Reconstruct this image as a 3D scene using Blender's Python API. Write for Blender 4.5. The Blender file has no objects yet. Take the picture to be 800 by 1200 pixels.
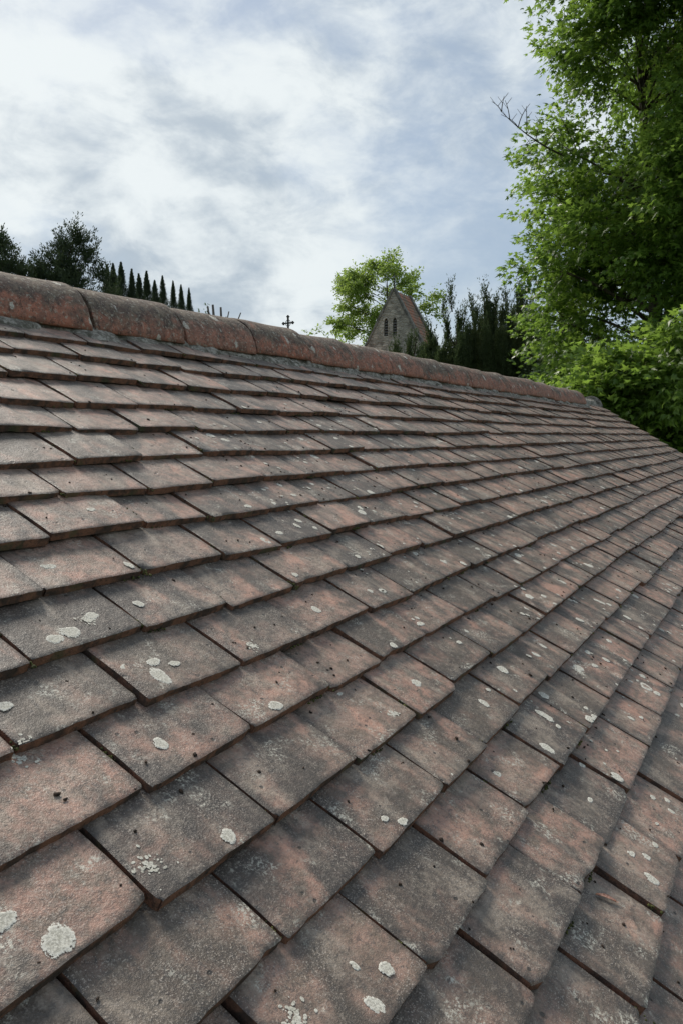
import bpy, math, random
import numpy as np
from mathutils import Matrix, Vector, Euler
random.seed(7); rng = np.random.default_rng(7)
R = math.radians
sc = bpy.context.scene; col = sc.collection

# ------------------------------------------------------------------ camera
cam_d = bpy.data.cameras.new('camera'); cam = bpy.data.objects.new('camera', cam_d); col.objects.link(cam)
cam_d.sensor_fit = 'VERTICAL'; cam_d.sensor_height = 24; cam_d.sensor_width = 16
cam_d.lens = 908.77 / 1200 * 24; cam_d.clip_start = 0.02; cam_d.clip_end = 3000
CX = Vector((0.497563, -0.867414, -0.004961)); CY = Vector((0.08575, 0.043495, 0.995367)); CZ = Vector((-0.863179, -0.495683, 0.096023))
CP = Vector((-0.59907, -1.46177, -0.26606))
cam.matrix_world = Matrix((( CX.x, CY.x, CZ.x, CP.x), (CX.y, CY.y, CZ.y, CP.y), (CX.z, CY.z, CZ.z, CP.z), (0, 0, 0, 1)))
sc.camera = cam
def px_of(w):                       # where a world point lands in the picture (used only to choose which tiles become parts)
    d = Vector(w) - CP; z = -d.dot(CZ)
    if z < 0.02: return None
    return 400 + 908.77 * d.dot(CX) / z, 600 - 908.77 * d.dot(CY) / z, z

# ------------------------------------------------------------------ world, sun, exposure
SUN_AZ, SUN_EL = R(67), R(46)
sdir = Vector((math.cos(SUN_EL) * math.cos(SUN_AZ), math.cos(SUN_EL) * math.sin(SUN_AZ), math.sin(SUN_EL)))
sun_d = bpy.data.lights.new('sun', 'SUN'); sun = bpy.data.objects.new('sun', sun_d); col.objects.link(sun)
sun_d.energy = 3.1; sun_d.angle = R(22); sun_d.color = (1.0, 0.935, 0.83)
sun.rotation_euler = (-sdir).to_track_quat('-Z', 'Y').to_euler()
sc.view_settings.view_transform = 'Standard'; sc.view_settings.look = 'None'
sc.view_settings.exposure = 0.42; sc.view_settings.gamma = 1.0

class NT:
    """tiny helper to write node graphs"""
    def __init__(s, tree):
        s.t = tree; s.t.nodes.clear()
    def n(s, typ, **kw):
        nd = s.t.nodes.new(typ); ins = kw.pop('ins', {})
        for k, v in kw.items(): setattr(nd, k, v)
        for k, v in ins.items(): s.put(nd.inputs[k], v)
        return nd
    def put(s, sock, v):
        if hasattr(v, 'is_output') or isinstance(v, bpy.types.NodeSocket): s.t.links.new(v, sock)
        elif v is not None:
            if isinstance(v, (tuple, list)) and sock.type == 'RGBA' and len(v) == 3: v = (*v, 1)
            sock.default_value = v
    def noise(s, vec, scale, detail=4, rough=.55, dist=0, out=0, dim='3D', w=None):
        nd = s.n('ShaderNodeTexNoise', noise_dimensions=dim, ins={'Scale': scale, 'Detail': detail, 'Roughness': rough, 'Distortion': dist})
        if vec is not None: s.put(nd.inputs['Vector'], vec)
        if w is not None: s.put(nd.inputs['W'], w)
        return nd.outputs[out]
    def ramp(s, f, lo, hi, a=0.0, b=1.0, smooth=True):
        nd = s.n('ShaderNodeMapRange', interpolation_type='SMOOTHSTEP' if smooth else 'LINEAR')
        for i, v in enumerate((f, lo, hi, a, b)): s.put(nd.inputs[i], v)
        return nd.outputs[0]
    def m(s, op, a, b=None, c=None, clamp=False):
        nd = s.n('ShaderNodeMath', operation=op, use_clamp=clamp)
        for i, v in enumerate((a, b, c)):
            if v is not None: s.put(nd.inputs[i], v)
        return nd.outputs[0]
    def vm(s, op, a, b=None, sc_=None):
        nd = s.n('ShaderNodeVectorMath', operation=op)
        s.put(nd.inputs[0], a)
        if b is not None: s.put(nd.inputs[1], b)
        if sc_ is not None: s.put(nd.inputs['Scale'], sc_)
        return nd.outputs[1] if op in ('DOT_PRODUCT', 'LENGTH', 'DISTANCE') else nd.outputs[0]
    def mix(s, f, a, b, blend='MIX'):
        nd = s.n('ShaderNodeMix', data_type='RGBA', blend_type=blend)
        s.put(nd.inputs[0], f); s.put(nd.inputs[6], a); s.put(nd.inputs[7], b)
        return nd.outputs[2]

w = bpy.data.worlds.new('World'); sc.world = w; w.use_nodes = True
T = NT(w.node_tree)
sky = T.n('ShaderNodeTexSky', sky_type='NISHITA', sun_disc=False, sun_elevation=SUN_EL, sun_rotation=R(90) - SUN_AZ, air_density=1.2, dust_density=1.5, ozone_density=1.3)
tc = T.n('ShaderNodeTexCoord').outputs['Generated']
sep = T.n('ShaderNodeSeparateXYZ', ins={0: tc})
zz = T.m('ADD', T.m('MAXIMUM', sep.outputs[2], 0.0), 0.34)
cp = T.n('ShaderNodeCombineXYZ', ins={0: T.m('DIVIDE', sep.outputs[0], zz), 1: T.m('DIVIDE', sep.outputs[1], zz), 2: 0.0}).outputs[0]
cp = T.vm('ADD', cp, (CLOUD_X := 8.4, CLOUD_Y := 2.2, 0.3))
big = T.noise(cp, 0.62, 2, .5, .4)
mid = T.noise(cp, 1.9, 6, .58, .5)
fine = T.noise(T.vm('MULTIPLY', tc, (1.0, 1.0, 1.9)), 7.5, 7, .58, .3)
dv = T.vm('MULTIPLY', tc, (1.0, 1.0, 1.9))
shade = T.noise(T.vm('ADD', dv, (4.3, 1.9, 2.2)), 3.4, 8, .55, .35)
puff = T.noise(T.vm('ADD', dv, (1.3, 7.9, 3.2)), 11.0, 6, .6, .3)
dens = T.m('ADD', T.m('MULTIPLY', big, .62), T.m('ADD', T.m('MULTIPLY', mid, .30), T.m('MULTIPLY', fine, .14)))
glow = T.m('POWER', T.m('MAXIMUM', T.vm('DOT_PRODUCT', T.vm('NORMALIZE', tc), tuple(sdir)), 0.0), 5.0)
cover = T.ramp(T.m('ADD', dens, T.m('MULTIPLY', T.m('SUBTRACT', puff, .5), .16)), .455, .60)
lit = T.ramp(T.m('ADD', T.m('MULTIPLY', shade, .70), T.m('ADD', T.m('MULTIPLY', puff, .34), T.m('MULTIPLY', dens, .06))), .455, .64)
ccol = T.mix(lit, (2.95, 3.6, 4.25), (6.3, 6.75, 6.85))
ccol = T.mix(T.m('MULTIPLY', glow, .35, clamp=True), ccol, (8.0, 8.1, 8.0))
# veiled blue between the clouds
blue = T.mix(0.7, sky.outputs[0], (2.6, 3.25, 4.1))
skyc = T.mix(T.m('ADD', T.m('MULTIPLY', cover, .86), .08), blue, ccol)
bg = T.n('ShaderNodeBackground', ins={0: skyc, 1: 0.1})
T.t.links.new(bg.outputs[0], T.n('ShaderNodeOutputWorld').inputs[0])

# ------------------------------------------------------------------ materials
def newmat(name):
    m = bpy.data.materials.new(name); m.use_nodes = True
    t = NT(m.node_tree); return m, t
def finish(t, color, rough=.85, bump=None, bdist=.001, bstr=1.0, spec=.5, extra=None):
    b = t.n('ShaderNodeBsdfPrincipled'); t.put(b.inputs['Base Color'], color); t.put(b.inputs['Roughness'], rough); b.inputs['Specular IOR Level'].default_value = spec
    if bump is not None:
        bn = t.n('ShaderNodeBump', ins={'Strength': bstr, 'Distance': bdist, 'Height': bump}); t.t.links.new(bn.outputs[0], b.inputs['Normal'])
    o = t.n('ShaderNodeOutputMaterial'); t.t.links.new((extra(b) if extra else b).outputs[0], o.inputs[0]); return b

def tile_coords(t, joined):
    """tile-local position plus the tile's own random number"""
    tp = t.n('ShaderNodeAttribute', attribute_name='tile_pos').outputs['Vector']
    rn = t.n('ShaderNodeAttribute', attribute_name='tile_random').outputs['Fac'] if joined else t.n('ShaderNodeObjectInfo').outputs['Random']
    off = t.n('ShaderNodeCombineXYZ', ins={0: t.m('MULTIPLY', rn, 91.7), 1: t.m('MULTIPLY', rn, 57.3), 2: t.m('MULTIPLY', rn, 23.1)}).outputs[0]
    return tp, t.vm('ADD', tp, off), rn
def frac(t, rn, k): return t.m('FRACT', t.m('MULTIPLY', rn, k))

def tile_mat(name, joined):
    m, t = newmat(name)
    tp, P, rn = tile_coords(t, joined)
    r1, r2, r3 = frac(t, rn, 17.31), frac(t, rn, 41.7), frac(t, rn, 83.9)
    clay = t.mix(r1, (.38, .210, .152), (.275, .188, .142))
    clay = t.mix(t.ramp(t.noise(P, 48, 5, .65), .36, .64), clay, (.17, .122, .088))
    clay = t.mix(t.m('MULTIPLY', t.ramp(t.m('ADD', t.noise(P, 16, 4, .55, .6), t.m('MULTIPLY', t.m('SUBTRACT', r1, .5), .10)), .53, .68), .80), clay, (.48, .258, .182))
    # soot and algae: soft patches drawn out down the slope
    st = t.vm('MULTIPLY', P, (1.25, .68, 1.0))
    dark = t.m('ADD', t.m('MULTIPLY', t.noise(st, 12, 3, .5, .6), .84), t.m('ADD', t.m('MULTIPLY', t.noise(P, 70, 5, .7), .16), .0))
    th = t.m('ADD', .580, t.m('MULTIPLY', r2, -.185))
    dk = t.ramp(dark, t.m('SUBTRACT', th, .09), t.m('ADD', th, .12))
    c = t.mix(t.m('MULTIPLY', dk, .93), clay, t.mix(r3, (.046, .039, .033), (.078, .062, .046)))
    # pale worn patches and run-off streaks
    pale = t.ramp(t.noise(t.vm('ADD', st, (3, 9, 4)), 15, 5, .65, .3), .49, .70)
    c = t.mix(t.m('MULTIPLY', pale, .55), c, (.40, .325, .25))
    run = t.ramp(t.noise(t.vm('MULTIPLY', P, (1.0, .12, 1.0)), 70, 4, .6), .54, .72)
    c = t.mix(t.m('MULTIPLY', run, t.m('MULTIPLY', frac(t, rn, 29.3), .45)), c, (.055, .050, .046))
    # grime kept along the edges of the exposed face
    sx = t.n('ShaderNodeSeparateXYZ', ins={0: tp}); en = t.m('MULTIPLY', t.m('SUBTRACT', t.noise(P, 38, 4, .65), .5), .030)
    eg = t.m('MAXIMUM', t.ramp(t.m('ADD', t.m('ABSOLUTE', sx.outputs[0]), en), .066, .082), t.m('MULTIPLY', t.ramp(t.m('ADD', sx.outputs[1], en), .012, -.004), .75))
    c = t.mix(t.m('MULTIPLY', eg, .72), c, (.050, .040, .032))
    # sand grain speckle, light and dark, coming and going over the face
    g1 = t.noise(P, 560, 2, .8); g2 = t.noise(P, 290, 3, .8); g3 = t.noise(P, 120, 4, .7)
    gm = t.ramp(t.noise(t.vm('ADD', P, (8, 1, 2)), 22, 4, .6), .38, .62)
    c = t.mix(t.m('MULTIPLY', t.ramp(g3, .52, .68), .30), c, (.40, .34, .28))
    c = t.mix(t.m('MULTIPLY', t.ramp(g3, .48, .34), .55), c, (.055, .047, .042))
    c = t.mix(t.m('MULTIPLY', t.ramp(g2, .52, .64), t.m('ADD', .22, t.m('MULTIPLY', gm, .34))), c, (.036, .032, .030))
    c = t.mix(t.m('MULTIPLY', t.ramp(g1, .55, .66), t.m('ADD', .12, t.m('MULTIPLY', gm, .44))), c, (.58, .50, .42))
    # crusty pale lichen film in broken freckles
    lf = t.m('MULTIPLY', t.ramp(t.noise(t.vm('ADD', P, (5, 2, 7)), 22, 3, .6), .55, .68), t.ramp(t.noise(P, 260, 4, .8), .50, .58))
    c = t.mix(t.m('MULTIPLY', lf, .8), c, (.56, .53, .44))
    # dark pits and sooty dots
    v = t.n('ShaderNodeTexVoronoi', feature='F1', ins={'Vector': P, 'Scale': 48.0, 'Randomness': 1.0})
    dot = t.m('MULTIPLY', t.ramp(t.m('ADD', v.outputs['Distance'], t.m('MULTIPLY', t.m('SUBTRACT', g3, .5), .22)), .15, .07), t.ramp(t.n('ShaderNodeSeparateColor', ins={0: v.outputs['Color']}).outputs[0], .66, .68))
    c = t.mix(t.m('MULTIPLY', dot, .85), c, (.03, .025, .02))
    bump = t.m('ADD', t.m('MULTIPLY', g1, .6), t.m('ADD', t.m('MULTIPLY', g2, .8), t.m('ADD', t.m('MULTIPLY', t.noise(P, 45, 5, .65), 2.0), t.m('MULTIPLY', dot, -1.0))))
    finish(t, c, t.m('ADD', .42, t.m('MULTIPLY', g3, .24)), bump, .0012, .8, spec=.62)
    return m
def edge_mat(name, joined):
    m, t = newmat(name)
    tp, P, rn = tile_coords(t, joined)
    c = t.mix(t.ramp(t.noise(P, 40, 5, .6), .4, .62), (.24, .115, .07), (.075, .050, .038))
    c = t.mix(t.m('MULTIPLY', t.ramp(t.noise(P, 190, 4, .7), .5, .65), .6), c, (.035, .03, .026))
    c = t.mix(t.m('MULTIPLY', t.ramp(t.noise(P, 22, 2, .5), .60, .7), .6), c, (.07, .085, .04))
    finish(t, c, .9, t.noise(P, 260, 4, .7), .002, .9, spec=.3)
    return m
M_tile, M_tile_j = tile_mat('weathered_clay_tile', False), tile_mat('weathered_clay_tile_joined', True)
M_edge, M_edge_j = edge_mat('tile_edge_clay', False), edge_mat('tile_edge_clay_joined', True)

def ridge_mat():
    m, t = newmat('ridge_tile_clay')
    tp, P, rn = tile_coords(t, False)
    r1, r2 = frac(t, rn, 13.7), frac(t, rn, 57.1)
    red = t.mix(r1, (.45, .165, .10), (.36, .17, .115))
    red = t.mix(t.ramp(t.noise(P, 30, 5, .6), .4, .65), red, (.24, .115, .08))
    sx = t.n('ShaderNodeSeparateXYZ', ins={0: tp})
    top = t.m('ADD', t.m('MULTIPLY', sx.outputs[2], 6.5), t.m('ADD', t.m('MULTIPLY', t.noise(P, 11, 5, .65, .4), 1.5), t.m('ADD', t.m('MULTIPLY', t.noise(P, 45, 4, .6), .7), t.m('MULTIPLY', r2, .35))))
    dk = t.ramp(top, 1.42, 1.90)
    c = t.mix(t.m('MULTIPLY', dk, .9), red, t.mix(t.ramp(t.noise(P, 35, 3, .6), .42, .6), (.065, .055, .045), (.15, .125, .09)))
    c = t.mix(t.m('MULTIPLY', t.ramp(t.noise(P, 260, 3, .7), .54, .64), .55), c, (.06, .045, .035))
    c = t.mix(t.m('MULTIPLY', t.ramp(t.noise(P, 480, 3, .7), .55, .66), .4), c, (.40, .33, .27))
    # pale lichen blots and runs
    v = t.n('ShaderNodeTexVoronoi', ins={'Vector': t.vm('ADD', t.vm('MULTIPLY', P, (1, .75, .75)), t.vm('MULTIPLY', t.n('ShaderNodeTexNoise', ins={'Vector': P, 'Scale': 90.0, 'Detail': 4.0}).outputs['Color'], (.02, .02, .02))), 'Scale': 24.0})
    cc = t.n('ShaderNodeSeparateColor', ins={0: v.outputs['Color']})
    rad = t.m('MULTIPLY', t.m('SUBTRACT', cc.outputs[0], .40), .52)
    blot = t.m('MULTIPLY', t.ramp(v.outputs['Distance'], t.m('ADD', rad, .03), t.m('SUBTRACT', rad, .03)), t.ramp(t.noise(P, 300, 3, .7), .38, .5))
    c = t.mix(t.m('MULTIPLY', t.ramp(t.noise(t.vm('ADD', P, (2, 5, 1)), 75, 5, .75), .53, .62), .65), c, (.045, .036, .030))
    c = t.mix(t.m('MULTIPLY', t.ramp(t.noise(t.vm('ADD', P, (7, 5, 1)), 110, 4, .75), .55, .63), .65), c, (.42, .39, .31))
    c = t.mix(t.m('MULTIPLY', blot, .9), c, (.56, .53, .45))
    bump = t.m('ADD', t.m('MULTIPLY', t.noise(P, 320, 3, .7), .7), t.m('MULTIPLY', t.noise(P, 60, 5, .6), 1.8))
    finish(t, c, .85, bump, .002, .9, spec=.35); return m
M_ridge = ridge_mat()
def simple(name, f, rough=.85, spec=.3, coord='Object'):
    m, t = newmat(name); P = t.n('ShaderNodeTexCoord').outputs[coord]
    c, b, d, s = f(t, P); finish(t, c, rough, b, d, s, spec); return m
M_mortar = simple('grey_lime_mortar', lambda t, P: (t.mix(t.m('MULTIPLY', t.ramp(t.noise(P, 38, 4, .7), .46, .6), .8), t.mix(t.ramp(t.noise(P, 90, 5, .7), .4, .62), (.20, .18, .15), (.44, .41, .35)), (.09, .085, .06)), t.noise(P, 170, 6, .75), .006, 1), .95)
M_under = simple('roofing_felt', lambda t, P: ((.02, .018, .016), t.noise(P, 60), .003, 1))
M_lichen0 = simple('crustose_lichen_base', lambda t, P: (t.mix(t.ramp(t.noise(P, 500, 4, .7), .40, .62), (.42, .40, .35), (.76, .74, .68)), t.noise(P, 600, 4, .7), .0006, .8), .95)
def lichen_mat():
    m, t = newmat('crustose_lichen'); P = t.n('ShaderNodeTexCoord').outputs['Object']
    e = t.n('ShaderNodeAttribute', attribute_name='rim').outputs['Fac']
    n1, n2 = t.noise(P, 520, 4, .75), t.noise(P, 170, 4, .7)
    c = t.mix(t.ramp(n1, .38, .62), (.33, .31, .26), (.66, .63, .54)); c = t.mix(t.m('MULTIPLY', t.ramp(n2, .5, .66), .5), c, (.40, .38, .30))
    c = t.mix(t.m('MULTIPLY', t.ramp(e, .55, .9), .35), c, (.74, .72, .65))
    al = t.ramp(t.m('SUBTRACT', t.m('ADD', t.m('MULTIPLY', n1, .9), t.m('MULTIPLY', n2, .6)), t.m('MULTIPLY', t.m('POWER', e, 2.5), .42)), .36, .44)
    def ex(b):
        tr_ = t.n('ShaderNodeBsdfTransparent'); mx = t.n('ShaderNodeMixShader', ins={0: al}); t.t.links.new(tr_.outputs[0], mx.inputs[1]); t.t.links.new(b.outputs[0], mx.inputs[2]); return mx
    finish(t, c, .95, n1, .0005, .7, .3, ex); return m
M_lichen = lichen_mat()
M_moss = simple('moss', lambda t, P: (t.mix(t.ramp(t.noise(P, 120, 3), .4, .6), (.045, .05, .02), (.12, .12, .035)), t.noise(P, 700, 3, .7), .002, 1), .95)
M_dirt = simple('dark_debris', lambda t, P: (t.mix(t.ramp(t.noise(P, 200, 3), .4, .6), (.018, .013, .010), (.06, .038, .025)), t.noise(P, 500), .001, 1), .9)
M_wood = simple('oak_timber', lambda t, P: (t.mix(t.noise(t.vm('MULTIPLY', P, (1, 9, 9)), 6), (.10, .07, .045), (.2, .15, .1)), t.noise(P, 80), .002, .6))
M_brick = simple('brick_wall', lambda t, P: (t.mix(t.ramp(t.noise(P, 9, 5), .4, .6), (.26, .11, .075), (.18, .085, .06)), t.noise(P, 60, 5), .004, .8))
M_dryleaf = simple('dry_bud_scale', lambda t, P: (t.mix(t.ramp(t.noise(P, 300, 3), .4, .6), (.42, .20, .13), (.62, .36, .26)), t.noise(P, 300), .001, 1), .6)
M_grass = simple('grass_ground', lambda t, P: (t.mix(t.ramp(t.noise(P, .35, 6, .65), .4, .62), (.045, .075, .02), (.085, .11, .035)), t.noise(P, 14, 5), .04, 1), .95)
def stone_f(t, P):
    v = t.n('ShaderNodeTexVoronoi', feature='F1', ins={'Vector': t.vm('MULTIPLY', P, (1, 1, 1.9)), 'Scale': 2.6})
    ve = t.n('ShaderNodeTexVoronoi', feature='DISTANCE_TO_EDGE', ins={'Vector': t.vm('MULTIPLY', P, (1, 1, 1.9)), 'Scale': 2.6})
    sc_ = t.n('ShaderNodeSeparateColor', ins={0: v.outputs['Color']})
    c = t.mix(sc_.outputs[0], (.30, .27, .215), (.54, .48, .39))
    c = t.mix(t.m('MULTIPLY', t.ramp(ve.outputs['Distance'], .09, .03), .6), c, (.48, .42, .33))
    c = t.mix(t.m('MULTIPLY', t.ramp(t.noise(P, 1.3, 5, .6), .48, .66), .6), c, (.12, .11, .09))
    return c, t.m('ADD', t.ramp(ve.outputs['Distance'], 0, .12), t.noise(P, 6, 5, .7)), .05, 1
M_stone = simple('flint_rubble_stone', stone_f, .9)
M_cope = simple('coping_stone', lambda t, P: (t.mix(t.ramp(t.noise(P, 2.5, 5, .7), .4, .62), (.10, .095, .08), (.23, .21, .175)), t.noise(P, 9, 5, .7), .03, 1), .9)
M_crt = simple('church_clay_tile', lambda t, P: (t.mix(t.ramp(t.noise(P, 1.1, 5, .7), .42, .58), (.36, .15, .09), (.19, .14, .10)), t.noise(P, 12), .02, 1), .85)
M_dark = simple('dark_interior', lambda t, P: ((.012, .012, .012), None, .01, 0), .9)
M_slat = simple('slate_louvre', lambda t, P: ((.16, .15, .13), t.noise(P, 20), .01, .5), .8)
M_iron = simple('dark_iron', lambda t, P: ((.035, .032, .03), t.noise(P, 20), .004, .6), .7)
M_xstone = simple('dark_cross_stone', lambda t, P: (t.mix(t.noise(P, 9, 4), (.05, .048, .042), (.11, .10, .085)), t.noise(P, 20), .01, .8), .9)
def bark(name, a, b):
    return simple(name, lambda t, P: (t.mix(t.ramp(t.noise(t.vm('MULTIPLY', P, (1, 1, .3)), 9, 5, .65), .4, .62), a, b), t.noise(t.vm('MULTIPLY', P, (1, 1, .35)), 22, 5, .7), .015, 1), .9)
M_bark = bark('sycamore_bark', (.055, .045, .036), (.13, .11, .085)); M_barkd = bark('yew_bark', (.05, .032, .024), (.09, .06, .045)); M_barkg = bark('grey_dead_bark', (.08, .07, .06), (.16, .14, .12))
def leafmat(name, a, b, c3, transl=.4, rough=.42, tcol=(.30, .42, .05)):
    m, t = newmat(name)
    lv = t.n('ShaderNodeAttribute', attribute_name='leaf_tone').outputs['Fac']
    c = t.mix(t.ramp(lv, 0, .6, smooth=False), a, b); c = t.mix(t.ramp(lv, .72, 1, smooth=False), c, c3)
    def ex(b_):
        tr = t.n('ShaderNodeBsdfTranslucent'); t.put(tr.inputs[0], t.mix(.5, t.mix(.35, c, tcol), t.vm('SCALE', c, sc_=1.6)))
        mx = t.n('ShaderNodeMixShader', ins={0: transl}); t.t.links.new(b_.outputs[0], mx.inputs[1]); t.t.links.new(tr.outputs[0], mx.inputs[2]); return mx
    finish(t, c, rough, None, .01, 1, .45, ex); return m
ML_maple = leafmat('sycamore_leaf', (.075, .140, .028), (.145, .235, .038), (.23, .33, .06), .60, .36)
ML_sap = leafmat('young_maple_leaf', (.085, .150, .03), (.16, .25, .04), (.24, .33, .065), .58, .36)
ML_lime = leafmat('spring_leaf', (.14, .215, .045), (.22, .30, .06), (.29, .37, .085), .55, .6)
ML_yew = leafmat('yew_needles', (.065, .092, .038), (.10, .135, .05), (.15, .175, .07), .38, .6, (.05, .09, .02))
ML_con = leafmat('conifer_needles', (.042, .066, .035), (.068, .095, .045), (.11, .13, .06), .28, .6, (.05, .09, .02))
ML_hedge = leafmat('shrub_leaf', (.025, .055, .015), (.05, .10, .022), (.09, .15, .03))

# ------------------------------------------------------------------ object helpers
def tag(o, label=None, cat=None, group=None, kind=None):
    for k, v in (('label', label), ('category', cat), ('group', group), ('kind', kind)):
        if v: o[k] = v
    return o
def empty(name, loc=(0, 0, 0)):
    o = bpy.data.objects.new(name, None); col.objects.link(o); o.location = loc; o.empty_display_size = .2; return o
def link(name, me, parent=None, loc=None, kind=None):
    o = bpy.data.objects.new(name, me); col.objects.link(o)
    if parent is not None: o.parent = parent
    if loc is not None: o.location = loc
    if kind: o['kind'] = kind
    return o
def mesh_np(name, V, F, mats, attrs=None, mat_idx=None, smooth=False):
    """V (n,3); F list of index arrays of equal length per row (m,k)"""
    me = bpy.data.meshes.new(name); V = np.asarray(V, np.float32); F = np.asarray(F, np.int32)
    me.vertices.add(len(V)); me.vertices.foreach_set('co', V.ravel())
    k = F.shape[1]; me.loops.add(F.size); me.loops.foreach_set('vertex_index', F.ravel())
    me.polygons.add(len(F)); me.polygons.foreach_set('loop_start', np.arange(0, F.size, k, dtype=np.int32))
    if mat_idx is not None: me.polygons.foreach_set('material_index', np.asarray(mat_idx, np.int32))
    if smooth is not False:
        me.polygons.foreach_set('use_smooth', np.asarray(smooth, bool) if not isinstance(smooth, bool) else np.ones(len(F), bool))
    for nm, (ty, data) in (attrs or {}).items():
        a = me.attributes.new(nm, ty, 'POINT'); a.data.foreach_set('vector' if ty == 'FLOAT_VECTOR' else 'value', np.asarray(data, np.float32).ravel())
    me.update(calc_edges=True)
    for mm in (mats if isinstance(mats, (list, tuple)) else [mats]): me.materials.append(mm)
    return me
class MB:
    def __init__(s): s.V = []; s.F = []
    def add(s, V, F):
        b = len(s.V); s.V += [tuple(v) for v in V]; s.F += [tuple(i + b for i in f) for f in F]
    def box(s, lo, hi, M=None):
        P = [Vector((x, y, z)) for x in (lo[0], hi[0]) for y in (lo[1], hi[1]) for z in (lo[2], hi[2])]
        if M is not None: P = [M @ p for p in P]
        s.add(P, [(0, 1, 3, 2), (4, 6, 7, 5), (0, 4, 5, 1), (2, 3, 7, 6), (0, 2, 6, 4), (1, 5, 7, 3)])
    def prism(s, pts, d, M=None):
        """pts: 2D outline (x,z); extruded along y from d0 to d1"""
        n = len(pts); P = [Vector((x, d[0], z)) for x, z in pts] + [Vector((x, d[1], z)) for x, z in pts]
        if M is not None: P = [M @ p for p in P]
        s.add(P, [tuple(range(n)), tuple(range(2 * n - 1, n - 1, -1))] + [(i, (i + 1) % n + 0, (i + 1) % n + n, i + n)[::-1] for i in range(n)])
    def tube(s, pts, rad, sides=6):
        pts = [Vector(p) for p in pts]; n = len(pts); V = []; a = None
        for i, p in enumerate(pts):
            d = (pts[min(i + 1, n - 1)] - pts[max(i - 1, 0)]).normalized()
            if a is None: a = d.orthogonal().normalized()
            a = (a - d * a.dot(d)).normalized(); b = d.cross(a)
            V += [p + (a * math.cos(t) + b * math.sin(t)) * rad[i] for t in (2 * math.pi * k / sides for k in range(sides))]
        F = [(i * sides + k, i * sides + (k + 1) % sides, (i + 1) * sides + (k + 1) % sides, (i + 1) * sides + k) for i in range(n - 1) for k in range(sides)]
        F += [tuple(range(sides))[::-1], tuple(range((n - 1) * sides, n * sides))]
        s.add(V, F)
    def build(s, name, mat, parent=None, smooth=False, kind=None, loc=None):
        me = bpy.data.meshes.new(name); me.from_pydata(s.V, [], s.F); me.materials.append(mat)
        if smooth: me.polygons.foreach_set('use_smooth', [True] * len(me.polygons))
        me.update(); return link(name, me, parent, loc, kind)

# ------------------------------------------------------------------ ground
GZ = -2.75
def ground():
    n = 90; s = np.linspace(-1, 1, n); g = np.sign(s) * np.abs(s) ** 3 * 900
    X, Y = np.meshgrid(g, g, indexing='ij')
    Z = GZ + .12 * np.sin(X * .11 + 1) * np.cos(Y * .13) + np.maximum(0, np.hypot(X, Y) - 90) * .004
    V = np.stack([X, Y, Z], -1).reshape(-1, 3); I = np.arange(n * n).reshape(n, n)
    F = np.stack([I[:-1, :-1], I[1:, :-1], I[1:, 1:], I[:-1, 1:]], -1).reshape(-1, 4)
    link('ground', mesh_np('ground', V, F, M_grass, smooth=True), kind='structure')
ground()

# ------------------------------------------------------------------ the tiled outbuilding
SL = R(31.5); TW, G = .165, .09379           # tile pitch across, gauge down the slope
U0, U1 = -3.4, 6.67                            # gable ends
NC = 27                                        # courses
bld = tag(empty('outbuilding', (0, 0, GZ)), 'low outbuilding with a weathered red and grey plain clay tile roof and half round ridge', 'outbuilding')
RW = Matrix.Rotation(SL, 4, 'X')               # roof frame: x along the ridge, y up the slope, z off the roof
AP = .12                                       # the slopes meet .12 m above course line 0
mb = MB()                                      # boarded roof deck under the tiles
mb.box((U0 + .03, -NC * G + .06, -.09), (U1 - .03, AP - .012, -.052))
deck = mb.build('tiled_roof', M_under, bld); deck.matrix_parent_inverse = Matrix.Identity(4); deck.location = (0, 0, -GZ); deck.rotation_euler = (SL, 0, 0)
RM = deck.matrix_local.copy() if False else Matrix.Translation((0, 0, 0)) @ RW   # world matrix of the roof frame

# measured joint positions (mm off the regular bond) keyed by course: (joint index, across, down)
OFF = {1: [(3,6,-1),(4,11,-9),(5,16,-2)], 2: [(2.5,6,-12),(3.5,10,-19),(4.5,7,-16)], 3: [(2,6,-5),(3,4,-8),(4,7,-11)], 4: [(2.5,-6,6),(3.5,-7,-3)], 5: [(2,7,2),(3,-1,2)],
 6: [(1.5,10,3),(2.5,-5,2)], 7: [(1,4,0),(2,10,5),(3,7,5),(4,11,0),(5,6,0)], 8: [(.5,-4,1),(1.5,9,-6),(2.5,-14,3),(3.5,-9,2),(4.5,3,2)], 9: [(0,1,-4),(1,-1,-1),(2,5,0),(3,-12,8),(4,-6,2)],
 10: [(-.5,-2,0),(.5,-1,-1),(1.5,-5,4),(2.5,-12,2)], 11: [(-1,2,-2),(0,-9,5),(1,-5,7),(2,0,6)], 12: [(-.5,-3,2),(.5,-4,1),(1.5,3,-1),(2.5,-16,0),(3.5,-20,0),(4.5,-3,-4)],
 13: [(-1,3,-6),(0,1,0),(1,6,0),(2,9,-2),(3,-14,-3),(4,0,-7)], 14: [(-.5,-5,-2),(.5,-5,1),(1.5,0,0),(2.5,-18,0),(3.5,-14,-1),(4.5,-3,-2),(5.5,-12,-2),(6.5,12,-1)],
 15: [(0,7,5),(1,1,-3),(2,6,0),(3,-6,3),(4,-4,-2),(5,-2,2),(6,12,1),(7,20,1)], 16: [(.5,1,0),(1.5,11,2),(2.5,-16,1),(3.5,-11,-2),(4.5,13,0),(5.5,0,0),(6.5,16,1)], 17: [(1,8,4),(2,16,3)]}
TT = .0135                                     # tile thickness
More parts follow.
